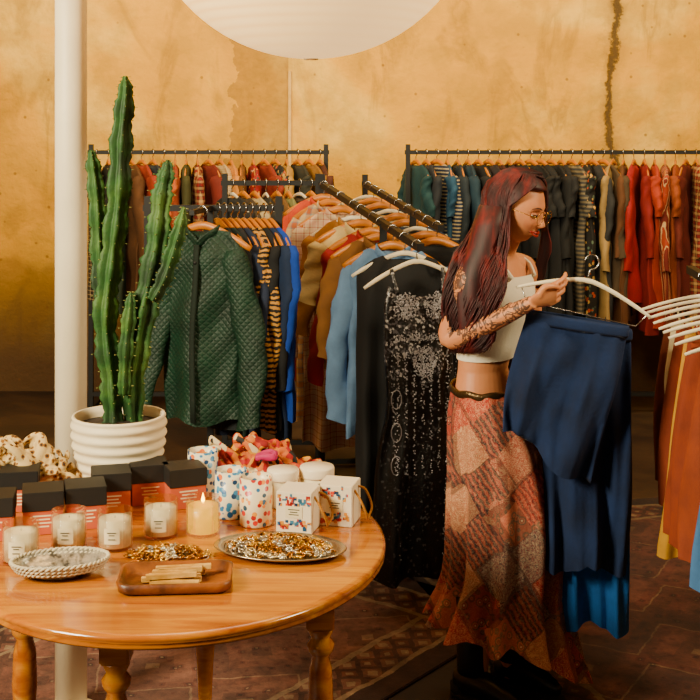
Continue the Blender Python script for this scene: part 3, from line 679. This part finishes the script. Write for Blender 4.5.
def head():
    n,m=120,90; rings=[]
    for i in range(1,m):
        t=math.pi*i/m; r=[]
        for j in range(n):
            p=2*math.pi*j/n
            x=math.sin(t)*math.cos(p);y=math.sin(t)*math.sin(p);z=math.cos(t)
            X=.090*x;Y=.071*y;Z=.108*z
            if Z<0:
                k=min(1,-Z/.108); Y*=1-.36*k*k
                if x<0: X*=1-.6*k
                else: X+=.008*k
            if x>0:
                fr=x
                X-=.006*max(0,x)**2*G(Y,.05)
                X+=fr*(.021*G(Y,.0095)*G(Z+.028,.011)+.014*G(Y,.008)*G(Z+.010,.018)
                   -.009*(G(Y-.030,.014)+G(Y+.030,.014))*G(Z-.004,.012)
                   +.004*G(Z-.025,.012)*G(Y,.045)
                   +.007*G(Y,.018)*G(Z+.051,.006)+.007*G(Y,.016)*G(Z+.064,.006)-.003*G(Y,.02)*G(Z+.0575,.003)
                   +.009*G(Y,.020)*G(Z+.088,.014)
                   +.007*(G(Y-.042,.02)+G(Y+.042,.02))*G(Z+.028,.02))
            r.append(Vector((X,Y,Z)))
        rings.append(r)
    v,f=loft(rings); return [tuple(HC+hr@Vector(p)) for p in v],f
parts.append(head())
for sy in (-1,1): parts.append(ell(HC+hr@Vector((-.008,sy*.070,-.008)),(.018,.008,.028)))
SHr=W(472,274,3.80); ELr=W(449,338,3.83); WRr=W(533,302,3.66)
parts.append(tube([W(490,266,3.88),SHr,(SHr+ELr)/2+Vector((-.003,0,0)),ELr,(ELr*.65+WRr*.35)+Vector((0,-.005,-.008)),WRr],[.040,.044,.037,.032,.034,.020],18,5))
def hand(w,d,up,side,curl):
    d=d.normalized(); up=(up-d*up.dot(d)).normalized(); s_=side-d*side.dot(d)-up*side.dot(up); s_.normalize()
    out=[]
    out.append(tube([w-d*.01,w+d*.02,w+d*.05,w+d*.078],[.019,.027,.035,.036],16,3,.38,up=up))
    lens=[.070,.078,.073,.057]; offs=[.030,.0103,-.0100,-.0295]; st=[.078,.084,.081,.072]
    for i in range(4):
        k=w+d*st[i]+up*offs[i]; L=lens[i]; c=curl[i]
        pts=[k-d*.02,k]; a=c*.35; p=k
        for q,fr in ((.0,.44),(1.,.31),(2.,.25)):
            dr=(d+up*.10*(1.5-i)*.3)*math.cos(a)+s_*math.sin(a); p=p+dr.normalized()*L*fr; pts.append(p); a+=c
        out.append(tube(pts,[.0088,.0084,.0080,.0072,.0058],10,3))
    b=w+d*.022+up*.024
    out.append(tube([b-up*.012,b+up*.012+d*.018-s_*.004,b+up*.010+d*.042-s_*.010,b-up*.004+d*.064-s_*.012],[.012,.0105,.009,.0065],10,3))
    return out
parts+=hand(WRr,W(562,290,3.70)-WRr,Vector((-.1,-.45,1)),Vector((0,.8,-.6)),[.35,.55,.70,.85])
SHl=W(527,272,4.02); ELl=W(534,350,4.06); WRl=W(583,352,3.97)
parts.append(tube([W(505,264,3.93),SHl,(SHl+ELl)/2,ELl,(ELl+WRl)/2,WRl],[.040,.044,.037,.032,.033,.021],18,5))
parts+=hand(WRl,W(605,338,3.93)-WRl,Vector((-1,0,.6)),Vector((0,-1,0)),[.6,.65,.7,.75])
for hx_,kx,ax,dy in ((482,486,476,-.04),(496,505,512,.04)):
    parts.append(tube([W(hx_,430,3.92+dy),W(kx,545,3.92+dy*1.2),W(ax,675,3.92+dy*1.3)],[.070,.05,.034],18,6))
vf=merge(*parts)
s=NT('skin'); c=s.ramp(s.noise(9,3),[(.3,'#bc7c5a'),(.7,'#ce9068')])
def near(p,r):
    x=s.n('ShaderNodeVectorMath',operation='DISTANCE'); s.l(s.tc.outputs['Object'],x.inputs[0]); x.inputs[1].default_value=p-PB
    return s.math('LESS_THAN',x.outputs['Value'],r)
mk_=s.math('MAXIMUM',near((ELr*.6+WRr*.4),.11),s.math('MAXIMUM',near(SHr,.10),near((ELr*.22+WRr*.78),.07)))
wv=s.math('LESS_THAN',s.math('ABSOLUTE',s.math('SUBTRACT',s.noise(26,3,dist=1.5),.5)),.055)
c=s.mix(s.math('MULTIPLY',s.math('MULTIPLY',wv,mk_),.85),c,'#2a1c1c')
bl_=s.math('MULTIPLY',s.math('MAXIMUM',near(HC+hr@Vector((.075,-.04,-.028)),.022),near(HC+hr@Vector((.075,.04,-.028)),.022)),.12)
c=s.mix(bl_,c,'#b04a3c')
skin=s.fin(c,.5,Subsurface_Weight=.05)
me2=remeshed('person_body',([Vector(p)-PB for p in vf[0]],vf[1]),skin,.0031,2)
per=OL('person',None,None,loc=PB,me=me2,label='person in white crop top and patchwork skirt holding a hanger',cat='person'); ORG['person']=PB
def hp(x,y,z): return HC+hr@Vector((x,y,z))
eyew=M('eye_white','#d8c8b4',rough=.3,bump=0); dark=M('eye_dark','#170c08',rough=.3,bump=0); lipm=M('lip_red','#9c2a20',rough=.45,bump=0); browm=M('brow_hair','#3a1810',bump=0)
lidm2=M('eyelid_skin','#a4684a',rough=.5,bump=0)
for sy in (-1,1):
    ey=OW('eye',ell(hp(.0730,sy*.030,.001),(.010,.0125,.0058),16,12,rot=hr),eyew,parent=per)
    OW('iris',ell(hp(.0810,sy*.029,-.0005),(.0035,.0045,.0042),12,8,rot=hr),dark,parent=ey)
    OW('eyelid',ell(hp(.0735,sy*.030,.0055),(.011,.0145,.0058),16,12,rot=hr),lidm2,parent=ey)
    OW('eyelash',tube([hp(.073,sy*.045,.000),hp(.083,sy*.038,.0035),hp(.0860,sy*.030,.004),hp(.082,sy*.019,.001)],[.0008,.0018,.0018,.0008],6,3),dark,parent=ey)
    OW('eyebrow',tube([hp(.070,sy*.051,.020),hp(.0825,sy*.040,.027),hp(.0865,sy*.026,.026),hp(.088,sy*.014,.022)],[.0008,.0024,.0026,.0012],6,3,.6),browm,parent=per)
OW('lips',merge(tube([hp(.073,-.025,-.051),hp(.0882,-.012,-.052),hp(.0908,0,-.0540),hp(.0882,.012,-.052),hp(.073,.025,-.051)],[.001,.0028,.0034,.0028,.001],8,3),
   tube([hp(.073,-.024,-.052),hp(.0872,-.011,-.0612),hp(.0900,0,-.0635),hp(.0872,.011,-.0612),hp(.073,.024,-.052)],[.001,.0032,.0040,.0032,.001],8,3)),lipm,parent=per)
gl=M('glasses_frame','#c89a50',rough=.25,metal=.9,bump=0)
rv=hr@Matrix.Rotation(math.radians(90),3,'Y')
gp=[torus(.0215,.0010,hp(.0975,sy*.030,-.002),rv,28,6) for sy in (-1,1)]
gp.append(tube([hp(.0975,-.0085,.001),hp(.100,0,.003),hp(.0975,.0085,.001)],.0010,6,3))
for sy in (-1,1): gp.append(tube([hp(.0975,sy*.0515,.002),hp(.08,sy*.068,.003),hp(-.005,sy*.076,.004)],.0010,6,3))
OW('glasses',merge(*gp),gl,parent=per)
# hair
s=NT('auburn_hair'); c=s.ramp(s.noise(4,4,s.mapp((7,7,1.0))),[(.30,'#180709'),(.48,'#360e10'),(.62,'#601816'),(.76,'#802a20')])
hairm=s.fin(c,.6)
rngh=random.Random(11); strands=[]
cap=[]
for i in range(1,30):
    t=math.pi*i/30; rr_=[]
    for j in range(48):
        p=2*math.pi*j/48; v=Vector((math.sin(t)*math.cos(p),math.sin(t)*math.sin(p),math.cos(t)))
        q=Vector((v.x*.101,v.y*.082,v.z*.120))
        if v.x>.15 and v.z<.66: q=Vector((q.x*.5,q.y*.88,q.z))
        if v.z<-.3: q=Vector((q.x*.75 if q.x>0 else q.x,q.y*.8,q.z))
        rr_.append(HC+hr@q)
    cap.append(rr_)
strands.append(loft(cap))
mass=[]
for py,xr,xl,Yc_,ry in ((205,512,478,3.86,.07),(225,508,471,3.84,.07),(246,503,466,3.82,.055),(262,499,461,3.80,.05),(278,496,456,3.79,.042),(296,493,455,3.785,.04),(314,490,455,3.785,.038),(330,485,456,3.79,.034),(342,476,460,3.79,.018)):
    c0=W((xr+xl)/2,py,Yc_); rx=(xr-xl)/2*Yc_/F-.004
    mass.append([c0+Vector((rx*math.cos(2*math.pi*j/24),ry*math.sin(2*math.pi*j/24)+.004*math.sin(5*2*math.pi*j/24+py),0)) for j in range(24)])
strands.append(loft(mass))
for i in range(2300):
    az=rngh.uniform(86,258)
    a=math.radians(az); dirv=Vector((math.cos(a),-math.sin(a),0))
    part=rngh.uniform(-.5,.8)
    rad=1.06+rngh.uniform(0,.15)
    def sp(el): return HC+hr@Vector((dirv.x*.097*math.cos(el)*rad,dirv.y*.079*math.cos(el)*rad,.116*math.sin(el)*(1.05+.3*(rad-1.06))))
    ph=az*.12+rngh.uniform(-.35,.35)
    wob_=Vector((.004*math.sin(ph),.003*math.cos(ph),0))
    pts=[HC+hr@Vector((.02+.03*part,0.012,.120+.006*rngh.random())),sp(1.1),sp(.6)+wob_,sp(.1)-wob_*1.5]
    u=(az-86)/172.0; v=min(1,u*1.45)
    lay=rngh.random()
    path=[(244,507,468,3.765),(258,504,460,3.74),(272,501,455,3.725),(286,499,452,3.72),(300,497,451,3.715),(314,495,451,3.715),(328,491,453,3.72),(340,486,456,3.73),(352,479,460,3.74)]
    n_end=rngh.choice((5,6,7,8,8,9,9)); jx=rngh.uniform(-5,5)
    for q,(py,xr,xl,Y0) in enumerate(path[:n_end]):
        amp=2.0+.6*q
        x=xr+(xl-xr)*v+jx+amp*math.sin(ph+q*1.3)
        Yq=Y0+.12*u+.035*lay+.012*math.cos(ph+q*1.3)
        pts.append(W(x,py+rngh.uniform(-2,2),Yq))
    nr=len(pts); rad_=[.0016,.0021,.0023,.0024]+[.0025]*(nr-6)+[.0018,.0006]
    strands.append(tube(pts,rad_,4,2,.9))
for i in range(160):
    a=math.radians(rngh.uniform(-85,-50)); rad=1.05+rngh.uniform(0,.1); dv=Vector((math.cos(a),-math.sin(a),0))
    def sp2(el): return HC+hr@Vector((dv.x*.097*math.cos(el)*rad,dv.y*.079*math.cos(el)*rad,.116*math.sin(el)*rad))
    ph=rngh.uniform(0,1.6); xx=rngh.uniform(-5,5)
    pts=[hp(.03,.012,.121),sp2(1.0),sp2(.55),sp2(.1),W(545+xx*.6,232,3.98),W(543+xx+3*math.sin(ph),252,3.985),W(541+xx-3*math.sin(ph),270,3.99),W(537+xx,288,3.995)]
    strands.append(tube(pts,[.003,.0035,.004,.004,.004,.0035,.003,.001],4,2,.8))
for i in range(260):
    sgn=rngh.choice((1,1,-1)); a=math.radians(rngh.uniform(38,80))*sgn; rad=1.07+rngh.uniform(0,.05); dv=Vector((math.cos(a),-math.sin(a),0))
    def sp3(el): return HC+hr@Vector((dv.x*.096*math.cos(el)*rad,dv.y*.081*math.cos(el)*rad,.115*math.sin(el)*rad))
    a2=math.radians(86+14*rngh.random())*sgn; dv2=Vector((math.cos(a2),-math.sin(a2),0)); a3=(a+a2)/2; dv3=Vector((math.cos(a3),-math.sin(a3),0))
    mid=HC+hr@Vector((dv3.x*.088*rad,dv3.y*.075*rad,.058))
    end=HC+hr@Vector((dv2.x*.098*rad,dv2.y*.082*rad,.0))
    strands.append(tube([hp(.045+rngh.uniform(-.03,.01),.012,.113),sp3(1.15),sp3(.85),mid,end],[.002,.0026,.003,.003,.002],4,3,.8))
OW('hair',merge(*strands),hairm,parent=per)
# crop top
def scaled(prof,s1,s2,n=48): return [ering(W(p[0],p[1],3.92),a*s1+s2,b*s1+s2,n) for p,a,b in prof]
topm=M('white_top','#eee4d0',rough=.8,var=.1,bump=.3,bsc=200)
tp=[((485,357),.098,.077),((488,340),.104,.084),((491,320),.117,.104),((495,302),.128,.118),((497,286),.134,.106),((498,274),.132,.088)]
OW('crop_top',merge(loft(scaled(tp,1,.006),(False,False)),
  tube([W(498,276,3.92)+rt*.07+ff*.090,W(499,262,3.92)+rt*.085+ff*.045,W(499,262,3.92)+rt*.085-ff*.045,W(498,276,3.92)+rt*.08-ff*.08],.012,8,4,.5),
  tube([W(498,276,3.92)-rt*.07+ff*.090,W(499,262,3.92)-rt*.085+ff*.045,W(499,262,3.92)-rt*.085-ff*.045,W(498,276,3.92)-rt*.08-ff*.08],.012,8,4,.5)),topm,parent=per)
# skirt
s=NT('patchwork_skirt'); mp=s.mapp(sc=(1,.25,.8),rot=(0,math.radians(38),0))
VS=9.5
P_=s.vor(VS,mp,metric='CHEBYCHEV',rnd=.45)
patch=s.ramp(P_,consts(['#982a20','#2c1e22','#b88060','#a83424','#4c4040','#8a1c16','#a05844','#28222a','#a84638','#c8a07c']),True)
det=s.ramp(s.noise(40,3,dist=3.0),[(.0,'#e4c8a0'),(.40,'#9a281e'),(.46,'#e8d0a8'),(.505,'#341a1a'),(.56,'#b04c3c'),(.62,'#dcbc98')],True)
pais=s.ramp(s.vor(36,out='Distance'),[(0,'#ecd4ac'),(.12,'#8c1e16'),(.26,'#c06450'),(.34,'#281618'),(.5,'#a83026')],True)
wvv=s.ramp(s.wave(20,'X',4,vec=mp,dsc=3),[(0,'#c0604c'),(.3,'#8a241c'),(.6,'#302022')],True)
c=s.mix(.36,patch,det)
c=s.mix(s.math('MULTIPLY',s.math('GREATER_THAN',P_,.68),.6),c,pais)
c=s.mix(s.math('MULTIPLY',s.math('LESS_THAN',P_,.2),.45),c,wvv)
edge=s.math('GREATER_THAN',s.vor(VS,mp,out='Distance',metric='CHEBYCHEV',rnd=.45),.47)
c=s.mix(s.math('MULTIPLY',edge,.5),c,'#2a100e')
skm=s.fin(c,.85)
sk=[(386,452,512,1.45),(396,451,519,1.42),(415,449,531,1.35),(440,449,544,1.2),(470,450,554,1.05),(500,450,561,.95),(530,450,564,.9),(558,450,563,.88),(580,448,562,.86),(600,442,567,.84),(616,435,573,.82),(630,430,580,.82)]
rings=[];N=168
for i,(py,l,r_,dk) in enumerate(sk):
    t=i/(len(sk)-1); c0=W((l+r_)/2,py,3.92); hw=(r_-l)/2*3.92/F; q=[]
    for j in range(N):
        a=2*math.pi*j/N
        fl=(.003+.024*max(0,t-.08))*math.sin(11*a+2.5*t)+(.022*max(0,t-.3))*math.sin(19*a+1+3*t)
        f3=max(0,(t-.6)/.4); ca=math.cos(a)
        z=c0.z-f3*(.15*max(0,ca)**1.5)+f3*.03*max(0,-ca)
        z=max(z,.016)
        q.append(Vector((c0.x+(hw+fl)*ca,c0.y+(hw*dk+fl)*math.sin(a),z+(.008*math.sin(11*a) if t>.9 else 0))))
    rings.append(q)
OW('skirt',loft(rings,(False,False)),skm,parent=per)
c0=W(482,388,3.92)
bl=tube([c0+Vector((.099*math.cos(t),.138*math.sin(t),.003*math.sin(8*t))) for t in [2*math.pi*j/48 for j in range(49)]],.012,8,1,.5,up=(0,0,1))
OW('belt',bl,M('belt_silver','#5c4a34',rough=.3,metal=.8,bump=.8,bsc=90),parent=per)
bm_=M('black_leather','#0d0b0b',rough=.35,bump=.1)
for ax,dy in ((472,-.05),(512,.05)):
    o=W(ax,0,3.92+dy); x0=o.x; y0=3.92+dy; f2=Vector((math.cos(math.radians(-40)),math.sin(math.radians(-40)),0))
    sh=tube([Vector((x0,y0,.33)),Vector((x0,y0,.2)),Vector((x0,y0,.09))],[.055,.05,.046],20,3)
    ft=tube([Vector((x0,y0,.055))-f2*.055,Vector((x0,y0,.06))-f2*.02,Vector((x0,y0,.058))+f2*.06,Vector((x0,y0,.042))+f2*.13,Vector((x0,y0,.034))+f2*.175],[.03,.044,.042,.034,.016],18,4,.85,up=(0,0,1))
    b=OW('boot',merge(sh,ft),bm_,parent=per)
    OW('sole',merge(tube([Vector((x0,y0,.012))-f2*.06,Vector((x0,y0,.012))+f2*.05,Vector((x0,y0,.012))+f2*.15,Vector((x0,y0,.012))+f2*.185],[.032,.036,.036,.014],14,3,.33,up=Vector((-f2.y,f2.x,0))),lathe([(.03,.004),(.032,.045)],16,c=(x0-f2.x*.045,y0-f2.y*.045,0))),M('sole_rubber','#1a1614'),parent=b)
# held hanger + clothes
hc=W(592,262,3.72)
HMh=mk('hanger_bar_held',tube([(-.205,0,-.125),(-.16,0,-.105),(-.09,0,-.078),(-.03,0,-.061),(0,0,-.058),(.03,0,-.061),(.09,0,-.078),(.16,0,-.105),(.205,0,-.125)],[.004,.006,.0065,.007,.008,.007,.0065,.006,.004],8,2,.6,up=(0,0,1)),hwhite)
hh=OL('clothes_hanger',None,None,me=HMh,loc=hc,rot=(0,math.radians(12),math.radians(-8)),label='cream hanger held in the hand with trousers clipped to it',cat='hanger')
OL('hook',None,None,me=HK,parent=hh)
OL('clip_bar',tube([(-.19,0,-.118),(-.165,0,-.160),(.165,0,-.160),(.19,0,-.118)],.002,6,1),chrome,parent=hh)
def waist(w,th): return tube([(w*1.01*math.copysign(abs(math.cos(a))**.8,math.cos(a)),(th+.006)*math.sin(a),-.018) for a in [2*math.pi*j/40 for j in range(41)]],.019,6,1,.2,up=(0,0,1))
navy=M('navy_cotton','#10264f',rough=.95,var=.6,nsc=5,bump=.4,bsc=90); den=M('blue_denim','#1e5ca6',rough=.9,var=.35,nsc=9,bump=.5,bsc=200)
def hang(name,mat,loc,rot,L,tw,bw,th,fold,seed,label,cat,**k):
    o=OL(name,drape(seed,L,tw,bw,th,fold,**k),mat,loc=loc,rot=rot,label=label,cat=cat)
    OL('waistband',waist(tw,th),mat,parent=o); return o
hang('shorts',navy,W(578,318,3.72),(0,math.radians(8),math.radians(-8)),.43,.150,.14,.022,.024,4,'wide navy blue shorts hanging from the held hanger','shorts',shift=-.035,slant=-.07,split=.5)
hang('trousers',navy,W(588,328,3.785),(0,math.radians(1),math.radians(-5)),.735,.13,.120,.022,.022,5,'long navy trousers hanging behind the shorts','trousers',split=.4)
hang('jeans',den,W(593,333,3.87),(0,math.radians(1),math.radians(-5)),.915,.112,.120,.020,.018,6,'bright blue denim jeans hanging behind the trousers','jeans',split=.5)
# ------------------------------------------------------------ lights, camera
def area(name,loc,tgt,size,energy,col,sy=None):
    l=bpy.data.lights.new(name,'AREA'); l.energy=energy; l.color=col; l.size=size
    if sy: l.shape='RECTANGLE'; l.size_y=sy
    o=bpy.data.objects.new(name,l); SC.collection.objects.link(o); o.location=loc
    o.rotation_euler=(Vector(tgt)-Vector(loc)).to_track_quat('-Z','Y').to_euler(); return o
area('window_light',(-2.6,1.2,2.6),(0,3.9,.9),.9,310,(1,.87,.58))
area('right_fill',(2.8,2.6,3.2),(.3,4.0,.9),.8,120,(1,.82,.50))  # added fill from the right, no lamp stands there
area('wall_wash',(0,6.3,3.45),(0,9.0,2.1),6.5,270,(1,.80,.42),.6)
area('overhead_area',(-.3,5.2,3.5),(-.3,6.2,0),1.4,35,(1,.82,.50))  # unseen area light above the racks, without a fixture
w=bpy.data.worlds.new('World'); SC.world=w; w.use_nodes=True
w.node_tree.nodes['Background'].inputs[0].default_value=(1,.78,.50,1); w.node_tree.nodes['Background'].inputs[1].default_value=.16
cam=bpy.data.cameras.new('Camera'); co=bpy.data.objects.new('Camera',cam); SC.collection.objects.link(co)
co.location=(0,0,H); co.rotation_euler=(math.radians(90),0,0); cam.sensor_width=36; cam.lens=36*F/700; cam.shift_y=-(350-HY)/700
cam.clip_end=100; SC.camera=co
